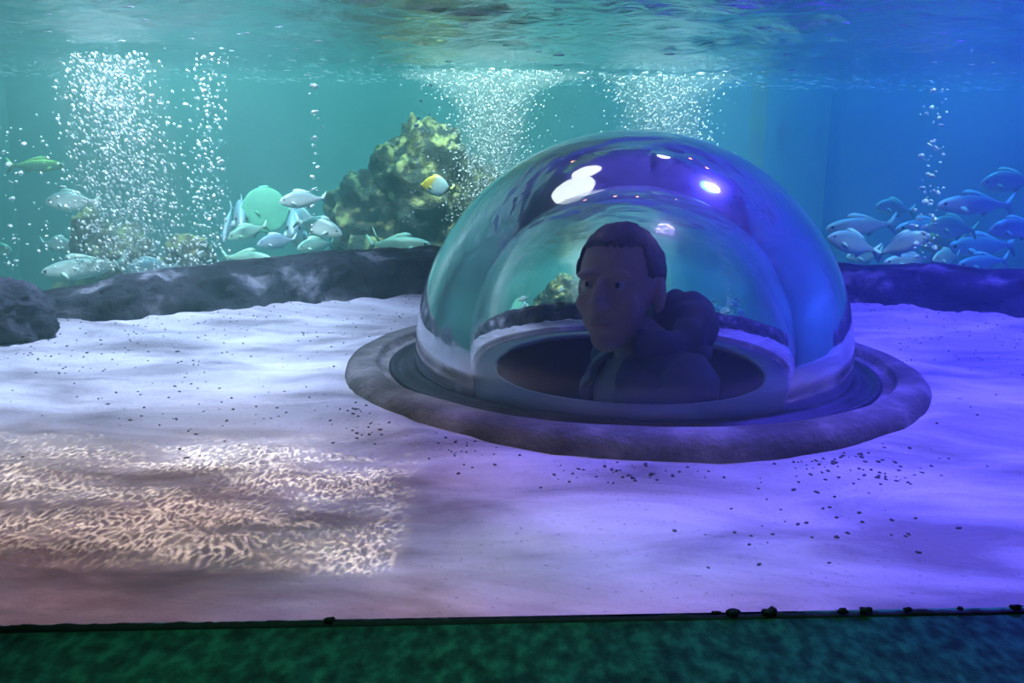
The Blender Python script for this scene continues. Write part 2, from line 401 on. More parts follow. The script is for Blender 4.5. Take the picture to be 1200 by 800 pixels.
# ledge: swept rocky kerb
prof = [(-.035, -.06), (-.012, .0), (.0, .28), (.012, .6), (.035, .86), (.07, .98), (.12, 1.03), (.19, 1.0), (.25, .85), (.28, .4), (.29, -1.5), (.29, -4.0)]
fine = []
for a, b in zip(prof[:-1], prof[1:]):
    for s in range(4): fine.append((a[0] + (b[0] - a[0]) * s / 4, a[1] + (b[1] - a[1]) * s / 4))
fine.append(prof[-1])
ps = np.array([[np.interp(u, np.arange(len(path)), path[:, c]) for c in range(3)] for u in np.linspace(0, len(path) - 1, 420)])
v = []
for i in range(len(ps)):
    a, b = ps[max(0, i - 1)], ps[min(len(ps) - 1, i + 1)]
    t = Vector((b[0] - a[0], b[1] - a[1], 0)).normalized(); nrm = Vector((-t.y, t.x, 0))
    for d, h in fine:
        p = Vector((ps[i][0], ps[i][1], 0)) + nrm * d; p.z = h * ps[i][2] if h > -.1 else h * .2
        q = .030 * fbm(p, 4, 4.5) + .020 * fbm(p, 4, 16)
        p += nrm * -q + Vector((0, 0, q * .45))
        v.append(p)
o = obj('rock_ledge', mesh('rock_ledge', v, grid_faces(len(ps), len(fine))), M['ledge'])
tag(o, 'long low curved dark rock ledge edging the sand bed behind the dome', 'ledge')

# water, surface and window
def make_water():
    b = bmesh.new()
    y0 = 0.0
    xa, xb = -3.28, 3.38
    vs_ = [b.verts.new(p) for p in [(xa, win_y(xa) + .001, -1.0), (xb, win_y(xb) + .001, -1.0), (xb, BACK + .05, -1.0), (xa, BACK + .05, -1.0),
                                   (xa, win_y(xa) + .001, ZS - .012), (xb, win_y(xb) + .001, ZS - .012), (xb, BACK + .05, ZS - .012), (xa, BACK + .05, ZS - .012)]]
    for q in [(3, 2, 1, 0), (4, 5, 6, 7), (0, 1, 5, 4), (1, 2, 6, 5), (2, 3, 7, 6), (3, 0, 4, 7)]: b.faces.new([vs_[i] for i in q])
    # air pocket under the dome (faces turned inwards)
    n = 64; rings = []
    pr = [(R - .004, .0)] + [((R - .004) * math.cos(a), ZC + (R - .004) * math.sin(a)) for a in np.linspace(0, PI / 2 - .03, 24)]
    for r_, z_ in pr: rings.append([b.verts.new((DX + r_ * math.cos(2 * PI * i / n), DY + r_ * math.sin(2 * PI * i / n), z_)) for i in range(n)])
    for A, B in zip(rings[:-1], rings[1:]):
        for i in range(n): b.faces.new((B[i], B[(i + 1) % n], A[(i + 1) % n], A[i]))
    b.faces.new(rings[-1][::-1]); b.faces.new(rings[0])
    o = obj('water', b, M['water'], smooth=False)
    return tag(o, 'clear teal water filling the whole tank', 'water', kind='stuff')
make_water()
nx, ny = 420, 420
X = np.linspace(-3.28, 3.38, nx)[:, None] + np.zeros((1, ny)); Tt = (np.linspace(0, 1, ny) ** 1.0)[None, :]
Y0 = .832 + X * math.tan(TH) + .012; Yg = Y0 + (BACK - .02 - Y0) * Tt
Z = np.zeros_like(X)
for i in range(60):
    lam = math.exp(rng.uniform(math.log(.05), math.log(.7))); th = rng.normal(PI / 2, .75)
    kk = 2 * PI / lam; ph = rng.uniform(0, 2 * PI)
    Z += lam * .0068 * rng.uniform(.4, 1) * np.sin(kk * (X * math.cos(th) + Yg * math.sin(th)) + ph)
v = np.stack([X, Yg, ZS + Z], -1).reshape(-1, 3)
o = obj('water_surface', mesh('water_surface', v, grid_faces(nx, ny)), M['surface'])
tag(o, 'rippled water surface seen from below, mirroring the tank', 'water surface', kind='stuff')

def skew_box(x0, x1, dy0, dy1, z0, z1, bev=0):
    b = box_bm(x0, x1, dy0, dy1, z0, z1, bev)
    for q in b.verts: q.co.y += win_y(q.co.x)
    return b
o = obj('window_1', skew_box(-3.3, 3.4, -.004, .0, -.03, 3.2), M['pane'], smooth=False); o['kind'] = 'structure'
o = obj('trim_2', skew_box(-3.3, 3.4, -.30, -.006, -.40, -.002, .003), M['sill']); o['kind'] = 'structure'
o = obj('wall_front', skew_box(-3.3, 3.4, -.006, .0, -1.0, -.03), M['metal'], smooth=False); o['kind'] = 'structure'
# sealant bead along the foot of the pane with a ragged upper edge
v = []; N = 700
for i in range(N):
    x = -1.2 + 2.4 * i / (N - 1)
    u = (600 + x / .9 * FPX) / 1200
    th = .0034 - .0022 * min(1, max(0, u * 1.6)) + .0016 * noise.noise((x * 60, 0, 3)) + .0012 * noise.noise((x * 170, 1, 3))
    if u > .6: th += .004 * max(0, noise.noise((x * 22, 7, 1)) - .1) - .0006
    th = max(.0004, th)
    y = win_y(x)
    for dy, z in ((-.0105, -.004), (-.0095, .000), (-.007, th), (-.0045, th * .95), (-.0045, -.009)): v.append((x, y + dy, z))
o = obj('trim_1', mesh('trim_1', v, grid_faces(N, 5)), M['sealant']); o['kind'] = 'structure'

# ------------------------------------------------------------------ ring and dome
ring = empty('dome_base_ring', (DX, DY, 0))
tag(ring, 'round grey concrete base ring around the clear dome, half sunk in sand', 'base ring')
RO = .526
me = lathe('ring_body', [(RO + .005, -.05), (RO + .004, .006), (RO + .001, .018), (RO - .006, .027), (RO - .016, .032), (.490, .0335), (.480, .0345), (.474, .034), (.470, .030), (.468, .020), (.462, .017), (.456, .019), (.452, .017), (.40, .010)], 160)
o = obj('ring_body', me, M['concrete'], ring)
for q in me.vertices:
    a = fbm((q.co.x * 6, q.co.y * 6, q.co.z * 6), 3); q.co.z += .0025 * a
    rr = math.hypot(q.co.x, q.co.y); kx = 1 + .004 * fbm((q.co.x * 9, q.co.y * 9, 4), 3); q.co.x *= kx; q.co.y *= kx
obj('gasket', lathe('gasket', [(.450, .010), (.449, .020), (.444, .022), (.438, .021), (.434, .016), (.422, .016), (.417, .022), (.404, .024), (.398, .018)], 160), M['gasket'], ring)
obj('access_shaft', lathe('access_shaft', [(.339, .016), (.338, -.2), (.34, -.9), (.0, -.9)], 96), M['shaft'], ring)

dome = empty('viewing_dome', (DX, DY, 0))
tag(dome, 'large clear acrylic bubble dome standing on the concrete ring', 'dome')
pr = [(R, .0235), (R, ZC * .7)] + [(R * math.cos(a), ZC + R * math.sin(a)) for a in np.linspace(0, PI / 2, 60)]
pr[-1] = (.0004, ZC + R)
obj('dome_shell', lathe('dome_shell', pr, 160), M['dome'], dome)
obj('base_flange', lathe('base_flange', [(.397, .012), (.397, .024), (.352, .021), (.346, .025), (.339, .025), (.335, .019), (.339, .010)], 128), M['flange'], dome)

# ------------------------------------------------------------------ rocks
def blob(b, c, sc, seed, amp=.28, freq=2.2, sub=5, fine_amp=.07):
    r = bmesh.ops.create_icosphere(b, subdivisions=sub, radius=1)
    for q in r['verts']:
        p = q.co.copy(); d = p.normalized()
        k = 1 + amp * fbm(d + Vector((seed, seed * .7, 0)), 5, freq) + fine_amp * fbm(d + Vector((0, seed, 3)), 4, freq * 4.5)
        q.co = Vector((d.x * sc[0] * k + c[0], d.y * sc[1] * k + c[1], d.z * sc[2] * k + c[2]))
def rock(name, Y, blobs, mat, label, sub=5):
    b = bmesh.new()
    for (px, py, wpx, hpx, dep, seed) in blobs:
        c = at(px, py, Y); s = Y / FPX
        blob(b, c, (wpx * s / 2, dep, hpx * s / 2), seed, sub=sub)
    o = obj(name, b, mat); return tag(o, label, 'rock')
rock('coral_rock', 4.0, [(497, 228, 118, 160, .20, 1.3), (430, 262, 92, 120, .17, 4.2), (555, 268, 90, 150, .18, 7.7), (480, 380, 260, 240, .30, 2.2)], M['coral'],
     'tall craggy coral rock with yellow green algae on top, left of the dome')
rock('brown_rock', 3.75, [(104, 285, 34, 92, .08, 3.3), (140, 300, 80, 70, .12, 5.1), (120, 390, 120, 160, .16, 8.3)], M['brown'], 'narrow dark brown rock behind the left bubble plume', 4)
rock('olive_rock', 3.6, [(222, 300, 56, 52, .10, 6.3), (205, 370, 110, 130, .15, 1.9)], M['brown'], 'low olive rock on the right side of the left bubble plume', 4)
b = bmesh.new(); c = on_z(-2, 404, 0); c.y += .06
blob(b, (c.x - .03, c.y + .0, .045), (.115, .10, .082), 12.5, .22, 1.6, 5, .09)
tag(obj('boulder', b, M['boulder']), 'dark blue boulder on the sand at the left edge of the picture', 'rock')

# ------------------------------------------------------------------ fish (unit length along x, head towards -x)
def loft(name, st, n=20):
    """st: (x, half height, half width, z centre)"""
    v = []
    for x, h, wd, zc in st:
        for i in range(n):
            a = 2 * PI * i / n; ca, sa = math.cos(a), math.sin(a)
            v.append((x, wd * math.copysign(abs(ca) ** .9, ca), zc + h * sa))
    f = grid_faces(len(st), n, False, True)
    f.append(tuple(range(n))); f.append(tuple(range((len(st) - 1) * n, len(st) * n))[::-1])
    return mesh(name, v, f)
def fin(name, outline, th=.006):
    """outline in x,z, a thin blade with thickness tapered to its edge"""
    b = bmesh.new(); n = len(outline)
    cx = sum(p[0] for p in outline) / n; cz = sum(p[1] for p in outline) / n
    A = [b.verts.new((x, 0, z)) for x, z in outline]
    L = b.verts.new((cx, th, cz)); Rr = b.verts.new((cx, -th, cz))
    for i in range(n):
        b.faces.new((A[i], A[(i + 1) % n], L)); b.faces.new((A[(i + 1) % n], A[i], Rr))
    me = bpy.data.meshes.new(name); b.to_mesh(me); b.free(); return me
SHAPES = {
 'bream':  dict(st=[(-.5, .008, .006, -.015), (-.47, .05, .026, -.01), (-.42, .09, .045, 0), (-.34, .130, .062, .006), (-.22, .168, .076, .008), (-.08, .178, .078, .004), (.06, .155, .066, 0), (.18, .11, .046, 0), (.27, .062, .026, 0), (.34, .038, .014, 0), (.38, .040, .009, 0)], eye=(-.40, .03, .043)),
 'mullet': dict(st=[(-.5, .010, .010, -.01), (-.47, .045, .034, -.004), (-.40, .075, .052, 0), (-.28, .105, .066, .002), (-.12, .122, .070, 0), (.04, .112, .062, 0), (.17, .085, .045, 0), (.27, .052, .026, 0), (.34, .034, .013, 0), (.38, .036, .009, 0)], eye=(-.43, .018, .048)),
 'butterfly': dict(st=[(-.5, .012, .010, -.03), (-.44, .05, .03, -.025), (-.38, .14, .05, 0), (-.28, .23, .062, .012), (-.12, .29, .066, .014), (.06, .285, .06, .01), (.20, .22, .045, .004), (.29, .12, .028, 0), (.34, .06, .014, 0), (.38, .055, .010, 0)], eye=(-.39, .05, .046)),
 'disc': dict(st=[(-.5, .02, .008, 0), (-.47, .15, .014, 0), (-.42, .25, .02, 0), (-.32, .37, .03, 0), (-.18, .455, .036, 0), (0, .485, .038, 0), (.18, .455, .036, 0), (.32, .37, .03, 0), (.42, .25, .02, 0), (.47, .15, .014, 0), (.5, .02, .008, 0)], eye=(-.36, .1, .02)),
}
FM = dict(
    silver=(mat_fish('silver_fish_skin', (.30, .42, .44), (.62, .74, .74), (.80, .86, .84)), plain('silver_fin', (.52, .64, .64), .5)),
    green=(mat_fish('green_fish_skin', (.22, .46, .38), (.42, .72, .56), (.55, .85, .68)), plain('green_fin', (.38, .66, .5), .5)),
    blue=(mat_fish('blue_fish_skin', (.26, .42, .55), (.50, .66, .80), (.70, .82, .92)), plain('blue_fin', (.45, .62, .74), .5)),
    yellow=(mat_fish('yellow_fish_skin', (.55, .58, .12), (.45, .62, .32), (.6, .74, .5)), plain('yellow_fin', (.55, .6, .2), .5)),
    disc=(plain('disc_fish_skin', (.16, .62, .40), .6), plain('disc_fin', (.16, .60, .38), .6)),
)
def mat_butterfly():
    m, nt, bs, out = new_mat('butterfly_fish_skin')
    tc = _n(nt, 'ShaderNodeTexCoord'); sp = _n(nt, 'ShaderNodeSeparateXYZ'); nt.links.new(tc.outputs['Object'], sp.inputs[0])
    u = _math(nt, 'MULTIPLY_ADD', sp.outputs[2], -.55, _math(nt, 'ADD', sp.outputs[0], .5))
    nt.links.new(ramp(nt, u, [(0.05, (.85, .70, .06)), (.22, (.75, .55, .05)), (.36, (.5, .68, .62)), (.76, (.42, .62, .66)), (.84, (.02, .03, .05))]), bs.inputs['Base Color'])
    bs.inputs['Roughness'].default_value = .45
    return m
FM['butterfly'] = (mat_butterfly(), plain('butterfly_fin', (.62, .55, .12), .5))
EYE = plain('fish_eye', (.015, .02, .025), .15)
cache = {}
def fish_meshes(shape):
    if shape in cache: return cache[shape]
    S = SHAPES[shape]; st = S['st']
    # refine stations
    xs = np.array([s[0] for s in st]); q = np.linspace(0, 1, 34); q = -.5 + (xs[-1] + .5) * q ** 1.15
    A = [tuple([float(x)] + [float(np.interp(x, xs, [s[c] for s in st])) for c in (1, 2, 3)]) for x in q]
    hm = max(s[1] for s in st)
    d = {'body': loft('fish_body', A)}
    if shape == 'disc':
        d['tail_fin'] = fin('tail_fin', [(.47, .02), (.53, .06), (.54, 0), (.53, -.06), (.47, -.02)])
        d['dorsal_fin'] = fin('dorsal_fin', [(-.14, .45), (-.10, .50), (.06, .525), (.16, .46), (0, .45)])
        d['anal_fin'] = fin('anal_fin', [(-.1, -.45), (0, -.515), (.14, -.49), (.12, -.44)])
    else:
        tz = .13 if shape != 'butterfly' else .12
        d['tail_fin'] = fin('tail_fin', [(.36, .03), (.42, .07), (.50, tz + .03), (.515, tz), (.455, .02), (.45, 0), (.455, -.02), (.515, -tz), (.50, -tz - .03), (.42, -.07), (.36, -.03)])
        d['dorsal_fin'] = fin('dorsal_fin', [(-.24, hm * .85), (-.18, hm + .05), (-.10, hm + .062), (.02, hm + .035), (.14, hm * .9), (.24, hm * .52), (.20, hm * .45), (.0, hm * .8)])
        d['anal_fin'] = fin('anal_fin', [(.06, -hm * .75), (.11, -hm - .025), (.17, -hm * .85), (.26, -hm * .45), (.20, -hm * .4)])
    d['pectoral_fin'] = fin('pectoral_fin', [(0, .02), (.06, .035), (.13, .0), (.14, -.04), (.07, -.045), (0, -.02)], .004)
    b = bmesh.new(); bmesh.ops.create_uvsphere(b, u_segments=10, v_segments=6, radius=.021 if shape != 'disc' else .016)
    me = bpy.data.meshes.new('eye'); b.to_mesh(me); b.free(); d['eye'] = me
    cache[shape] = d; return d
def copy_with(me, mat):
    k = (me.name, mat.name)
    if k not in cache:
        m2 = me.copy(); m2.materials.clear(); m2.materials.append(mat); m2.polygons.foreach_set('use_smooth', [True] * len(m2.polygons)); cache[k] = m2
    return cache[k]
def fish(shape, col, hx, hy, tx_, ty_, Y, label, dy=0.0, name=None, group=None, roll=0):
    """head pixel, tail pixel, depth; dy turns the tail further away"""
    d = fish_meshes(shape); S = SHAPES[shape]; mb, mf = FM[col]
    h, t = at(hx, hy, Y), at(tx_, ty_, Y + dy)
    ax = (t - h); L = ax.length; ax.normalize()
    yv = Vector((0, 0, 1)).cross(ax).normalized(); zv = ax.cross(yv)
    root = empty(name or {'bream': 'sea_bream', 'mullet': 'grey_mullet', 'butterfly': 'butterfly_fish', 'disc': 'round_fish'}[shape])
    root.matrix_world = Matrix.Translation((h + t) / 2) @ Matrix((ax, yv, zv)).transposed().to_4x4() @ Matrix.Rotation(roll, 4, 'X') @ Matrix.Scale(L, 4)
    tag(root, label, 'fish', group)
    for nm in ('body', 'tail_fin', 'dorsal_fin', 'anal_fin'):
        obj(nm, copy_with(d[nm], mb if nm == 'body' else mf), None, root, False)
    ex, ez, ey = S['eye']
    for s in (-1, 1):
        p = obj('pectoral_fin', copy_with(d['pectoral_fin'], mf), None, root, False)
        p.location = (-.26 if shape != 'disc' else -.2, s * (.066 if shape != 'disc' else .034), -.03); p.rotation_euler = (0, .35, s * .45)
        e = obj('eye', copy_with(d['eye'], EYE), None, root, False); e.location = (ex, s * ey, ez)
    return root
SL = 'fish shoaling left of the dome'; SR = 'fish shoaling right of the dome'
fish('mullet', 'yellow', 76, 194, 8, 194, 3.9, 'dim yellow green fish near the left picture edge, highest on that side', -.1, group=SL)
fish('bream', 'silver', 53, 236, 118, 236, 3.45, 'silvery fish with its head just left of the bubble plume, above the brown rock', 0, group=SL)
fish('bream', 'silver', 88, 289, 47, 284, 3.7, 'small pale fish facing right just left of the brown rock', .05, group=SL)
fish('mullet', 'silver', 48, 320, 151, 308, 3.3, 'large silver fish facing left just above the ledge, below the left bubble plume', .02, group=SL)
fish('bream', 'blue', 143, 318, 212, 312, 3.4, 'pale fish wrapped in the bottom of the left bubble plume', .1, group=SL)
fish('bream', 'green', 14, 292, -34, 292, 3.7, 'light green fish cut off by the left picture edge', 0, group=SL)
fish('disc', 'disc', 283, 246, 338, 246, 3.55, 'flat round plain green disc-shaped fish in the shoal beside the coral rock', 0)
fish('bream', 'silver', 327, 236, 383, 232, 3.35, 'silver fish facing left at the upper right of the green disc-shaped fish', .05, group=SL)
fish('bream', 'silver', 368, 262, 330, 238, 3.6, 'pale fish slanting down behind the bubble stream, next to the green disc-shaped fish', .1, group=SL)
fish('bream', 'silver', 401, 274, 345, 258, 3.4, 'silver fish facing right touching the lower left of the coral rock', .05, group=SL)
fish('bream', 'green', 267, 279, 314, 264, 3.35, 'green fish with raised tail directly below the green disc-shaped fish', .05, group=SL)
fish('mullet', 'blue', 262, 284, 272, 240, 3.6, 'blurred pale fish swimming upright at the right side of the bubble plume', .1, group=SL)
fish('bream', 'blue', 283, 262, 284, 244, 3.5, 'small fish seen head on at the left rim of the green disc-shaped fish', .35, group=SL)
fish('bream', 'blue', 301, 286, 348, 280, 3.3, 'bluish fish facing left low in the shoal, below the green fish with raised tail', .08, group=SL)
fish('bream', 'blue', 343, 272, 352, 262, 3.45, 'fish seen head on between the bubble stream and the green disc-shaped fish', .4, group=SL)
fish('mullet', 'green', 318, 303, 260, 301, 3.25, 'pale green fish lying along the ledge top, furthest left of the two there', .05, group=SL)
fish('bream', 'green', 348, 291, 392, 284, 3.35, 'pale green fish at the foot of the thin bubble stream on the ledge top', .1, group=SL)
r = fish('mullet', 'green', 505, 287, 430, 286, 3.3, 'long green fish with a raised spine at the foot of the coral rock', .05)
obj('dorsal_spine', fin('dorsal_spine', [(.28, .05), (.33, .12), (.40, .26), (.405, .255), (.36, .09), (.33, .04)], .006), FM['green'][1], r)
fish('butterfly', 'butterfly', 493, 215, 532, 222, 3.55, 'yellow and pale blue butterfly fish in front of the coral rock', .02)
fish('bream', 'green', 1148, 216, 1216, 209, 3.5, 'green fish highest on the right, cut by the picture edge', .03, group=SR)
fish('mullet', 'blue', 1099, 240, 1188, 240, 3.4, 'long blue fish with a green head under the topmost green fish', .05, group=SR)
fish('bream', 'green', 1026, 241, 1071, 247, 3.6, 'small green fish facing left above the right shoal, near the dome', .05, group=SR)
fish('mullet', 'silver', 968, 268, 1050, 262, 3.5, 'long pale fish topmost of the shoal beside the dome rim', .05, group=SR)
fish('bream', 'blue', 970, 277, 1030, 295, 3.3, 'blue fish with pale belly slanting down, nearest the dome rim', .05, group=SR)
fish('bream', 'blue', 1090, 274, 1026, 299, 3.2, 'bright blue fish heading up and right in the middle of the right shoal', .04, group=SR)
fish('mullet', 'blue', 1050, 268, 1120, 268, 3.7, 'faint blue fish behind the right bubble stream', .1, group=SR)
fish('bream', 'green', 1088, 264, 1145, 270, 3.5, 'turquoise fish right of the bubble stream, below the long blue fish', .08, group=SR)
fish('bream', 'blue', 1159, 270, 1222, 266, 3.4, 'blue fish cut by the right picture edge, level with the shoal', .04, group=SR)
fish('bream', 'green', 992, 301, 1034, 296, 3.45, 'green fish low beside the dome rim, below the slanting blue fish', .1, group=SR)
fish('mullet', 'yellow', 1078, 284, 1130, 284, 3.5, 'dim yellowish fish at the centre of the right shoal', .2, group=SR)
fish('mullet', 'blue', 1110, 290, 1190, 286, 3.6, 'pale blue fish stretched low at the right of the shoal', .1, group=SR)
fish('mullet', 'blue', 1036, 307, 1096, 303, 3.5, 'blue fish lowest in the shoal, just above the ledge', .05, group=SR)
fish('bream', 'green', 1093, 304, 1124, 300, 3.4, 'small green fish lowest in the shoal right of the bubble stream', .1, group=SR)
fish('mullet', 'blue', 1122, 311, 1182, 304, 3.5, 'blue fish skimming the ledge at the lower right of the shoal', .08, group=SR)

# ------------------------------------------------------------------ bubbles
bub = []
for k_ in range(5):
    b = bmesh.new(); bmesh.ops.create_icosphere(b, subdivisions=2, radius=1)
    for q in b.verts:
        q.co *= 1 + .22 * noise.noise(q.co * 1.1 + Vector((k_ * 5, 0, 0))); q.co.z *= .72
    me = bpy.data.meshes.new('air_bubble'); b.to_mesh(me); b.free(); me.materials.append(M['bubble'])
    me.polygons.foreach_set('use_smooth', [True] * len(me.polygons)); bub.append(me)
def bubble(p, r, label, group):
    o = bpy.data.objects.new('air_bubble', random.choice(bub)); COL.objects.link(o)
    o.location = p; o.scale = (r * random.uniform(.8, 1.3), r, r * random.uniform(.8, 1.2)); o.rotation_euler = (random.uniform(-.6, .6), random.uniform(-.8, .8), random.uniform(0, 6))
    tag(o, label, 'bubble', group)
def stream(pts, n, Y, sx, rmin, rmax, label, group):
    ys = np.array([p[1] for p in pts]); xs = np.array([p[0] for p in pts])
    for i in range(n):
        cl = random.choice(range(int(n / 4))) / (n / 4)
        u = min(1, max(0, cl + random.gauss(0, .022)))
        y = ys[0] + (ys[-1] - ys[0]) * u; x = np.interp(y, ys, xs) + random.gauss(0, sx)
        r = (rmin + (rmax - rmin) * random.random() ** 2.2) * Y / FPX
        part_ = 'in the upper third' if u < .33 else 'in the middle third' if u < .67 else 'in the lowest third'
        size_ = 'large' if r > (rmin * .55 + rmax * .45) * Y / FPX else 'small'
        bubble(at(x, y, Y + random.uniform(-.06, .06)), r, '%s air bubble %s of the %s' % (size_, part_, label), group)
stream([(1103, 105), (1098, 160), (1092, 200), (1085, 250), (1075, 310)], 85, 3.1, 9, 1.0, 4.0, 'wavering stream above the right shoal', 'bubbles of the right stream')
stream([(362, 88), (370, 140), (367, 200), (366, 270), (364, 290)], 48, 3.15, 3.5, .9, 3.2, 'thin stream left of the coral rock', 'bubbles of the thin stream left of the coral rock')
stream([(497, 95), (494, 150), (486, 205), (478, 290)], 42, 3.2, 5, .9, 2.6, 'thin stream before the coral rock', 'bubbles of the stream before the coral rock')
stream([(8, 150), (14, 200), (12, 280), (14, 345)], 48, 3.0, 9, 1.0, 4.2, 'stream at the left edge', 'bubbles of the left edge stream')
for i in range(77):
    u = random.random() ** .8
    x, y = (random.gauss(145, 42), 65 + 235 * u) if random.random() < .6 else random.choice([(random.gauss(238, 10), random.uniform(85, 130)), (random.gauss(256, 8), random.uniform(185, 200)), (random.gauss(245, 10), random.uniform(190, 312)), (random.gauss(110, 18), random.uniform(65, 200))])
    bubble(at(x, y, random.uniform(3.0, 3.3)), random.uniform(1.5, 3.2) * 3.15 / FPX, 'large bright air bubble in the %s of the broad left plume' % ('right hand clump' if x > 215 else 'top' if y < 130 else 'middle' if y < 220 else 'foot'), 'large bubbles of the left plume')
ico = bmesh.new(); bmesh.ops.create_icosphere(ico, subdivisions=1, radius=1)
IV = np.array([q.co[:] for q in ico.verts]); IF = np.array([[q.index for q in fc.verts] for fc in ico.faces]); ico.free()
def cloud(name, pts, rs, label, cat, tilt=0.0, mat=None, stretch=1.0):
    V = []; F = []
    for i, (p, r) in enumerate(zip(pts, rs)):
        s = np.array([1, 1, rng.uniform(.7, 1.0) * stretch]) * r
        q = IV * s * (1 + rng.uniform(-.15, .15, (len(IV), 1)))
        q[:, 0] += q[:, 2] * tilt
        V.append(q + np.array(p)); F.append(IF + i * len(IV))
    o = obj(name, mesh(name, np.concatenate(V), np.concatenate(F)), mat or M['bubble'])
    return tag(o, label, cat, kind='stuff')
def plume(n, Y, fx, y0, y1, rmax, jit):
    P, S = [], []
    for i in range(n):
        y = y0 + (y1 - y0) * random.random()
        x = fx(y); p = at(x, y, Y + random.gauss(0, jit))
        if p.z > ZS - .01: p.z = ZS - .01 - abs(random.gauss(0, .01))
        P.append(p); S.append((.4 + (rmax - .4) * random.random() ** 2) * Y / FPX)
    return P, S
def fx1(y):
    if random.random() < .12: return random.gauss(245, 12)
    return random.gauss(122 + (y - 60) * .16, 25 + (y - 60) * .07)
P, S = plume(4200, 3.15, fx1, 62, 318, 2.0, .12)
cloud('bubble_plume', P, S, 'broad white plume of fine air bubbles rising at the left', 'bubbles', -.25, stretch=1.5)
P, S = plume(4200, 3.8, lambda y: random.gauss(575 + (150 - y) * .05, 24 + max(0, (120 - y)) * .9), 82, 260, 1.25, .12)
cloud('bubble_plume', P, S, 'hazy white plume of fine bubbles rising between coral rock and dome', 'bubbles', .2, stretch=1.3)
P, S = plume(3000, 3.9, lambda y: random.gauss(782 - (150 - y) * .15, 26 + max(0, (125 - y)) * .35), 88, 230, 1.35, .12)
cloud('bubble_plume', P, S, 'pale plume of fine bubbles rising behind the top of the dome', 'bubbles', .4, stretch=1.4)
def mist(Y, prof_px, dens, col, label):
    m, nt, bs, out = new_mat('bubble_mist'); nt.nodes.remove(bs)
    sc = _n(nt, 'ShaderNodeVolumeScatter'); sc.inputs['Color'].default_value = (*col, 1); sc.inputs['Density'].default_value = dens; sc.inputs['Anisotropy'].default_value = .3
    nt.links.new(sc.outputs[0], out.inputs['Volume'])
    v = []; n = 28
    for x, y, wp in prof_px:
        c = at(x, y, Y); c.z = min(c.z, ZS - .014); r_ = wp * Y / FPX / 2
        for i in range(n): v.append((c.x + r_ * math.cos(2 * PI * i / n), c.y + r_ * math.sin(2 * PI * i / n), c.z))
    f = [(a, b, c_, d) for a, d, c_, b in grid_faces(len(prof_px), n, False, True)]
    f.append(tuple(range(n))); f.append(tuple(range(len(v) - n, len(v)))[::-1])
    b = bmesh.new(); b.from_mesh(mesh('bubble_mist', v, f)); bmesh.ops.recalc_face_normals(b, faces=b.faces)
    o = obj('bubble_mist', b, m); tag(o, label, 'mist', kind='stuff')
mist(3.15, [(122, 70, 150), (128, 90, 130), (138, 150, 130), (150, 220, 125), (162, 290, 110), (166, 320, 40)], .7, (.75, .88, 1), 'bluish mist of tiny bubbles inside the broad left plume')
mist(3.8, [(572, 86, 240), (572, 94, 170), (574, 108, 110), (578, 130, 84), (576, 170, 76), (572, 220, 60), (570, 280, 30)], 1.6, (.8, 1, 1), 'white mist of tiny bubbles between coral rock and dome')
mist(3.9, [(785, 89, 170), (783, 98, 130), (778, 120, 100), (772, 160, 84), (765, 230, 40)], 1.4, (.7, 1, .95), 'pale mist of tiny bubbles behind the dome top')
P, S = [], []
for i in range(2100):
    y = BACK - .1 - abs(random.gauss(0, .55)) if i < 1500 else random.uniform(2.0, 4.4)
    x = random.uniform(-2.4, 2.6)
    P.append((x, y, ZS - .020 - abs(random.gauss(0, .010)))); S.append((.0015 + .007 * random.random() ** 2.5) * (1 if i < 1500 else .55))
IVb = IV.copy(); IV = IV * np.array([2.4, 1, .45])
cloud('surface_glints', P, S, 'bright glint flecks modelled as blobs under the far water surface', 'glints')  # blobs added to stand in for waterline glints
IV = IVb

# ------------------------------------------------------------------ gravel
pebm = []
for k_ in range(6):
    b = bmesh.new(); bmesh.ops.create_icosphere(b, subdivisions=1, radius=1)
    for q in b.verts: q.co *= 1 + .5 * noise.noise(q.co * 1.3 + Vector((k_ * 7, 2, 0))); q.co.z *= .6
    me = bpy.data.meshes.new('pebble'); b.to_mesh(me); b.free(); me.materials.append(M['pebble']); pebm.append(me)
zones = [  # px,py centre, spread, count, label
 ((1000, 548), (52, 10), 75, 'gravel bit before the right front of the ring', 'gravel before the right front of the ring'),
 ((740, 555), (60, 7), 40, 'gravel bit along the front of the ring', 'gravel along the front of the ring'),
 ((545, 530), (26, 9), 18, 'gravel bit at the left front of the ring', 'gravel at the left front of the ring'),
 ((440, 488), (24, 14), 30, 'gravel bit under the left flank of the ring', 'gravel under the left flank of the ring'),
 ((250, 470), (75, 22), 45, 'gravel bit on the pale sand left of the ring', 'gravel left of the ring'),
 ((90, 415), (70, 14), 40, 'gravel bit near the left boulder', 'gravel near the left boulder'),
 ((960, 600), (90, 28), 40, 'gravel bit on the violet sand, lower right', 'gravel on the violet sand'),
]
for (cx, cy_), (sx, sy), n, lab, grp in zones:
    for i in range(n):
        for _ in range(30):
            q_ = random.gauss(0, 1); p = on_z(cx + q_ * sx, random.gauss(cy_, sy), 0.0)
            if math.hypot(p.x - DX, p.y - DY) > .545 and p.y < ledge_y(p.x) - .05: break
        r = random.uniform(.0011, .0030)
        o = bpy.data.objects.new('pebble', random.choice(pebm)); COL.objects.link(o)
        o.location = (p.x, p.y, sand_h(p.x, p.y) + r * .25); o.scale = (r * random.uniform(.8, 1.7), r, r); o.rotation_euler = (0, 0, random.uniform(0, 6))
        ux = 'left' if q_ < -.45 else 'right' if q_ > .45 else 'middle'
        tag(o, '%s %s, %s of that patch' % ('larger dark' if r > .0022 else 'tiny dark', lab, ux), 'pebble', grp)
P, S = [], []
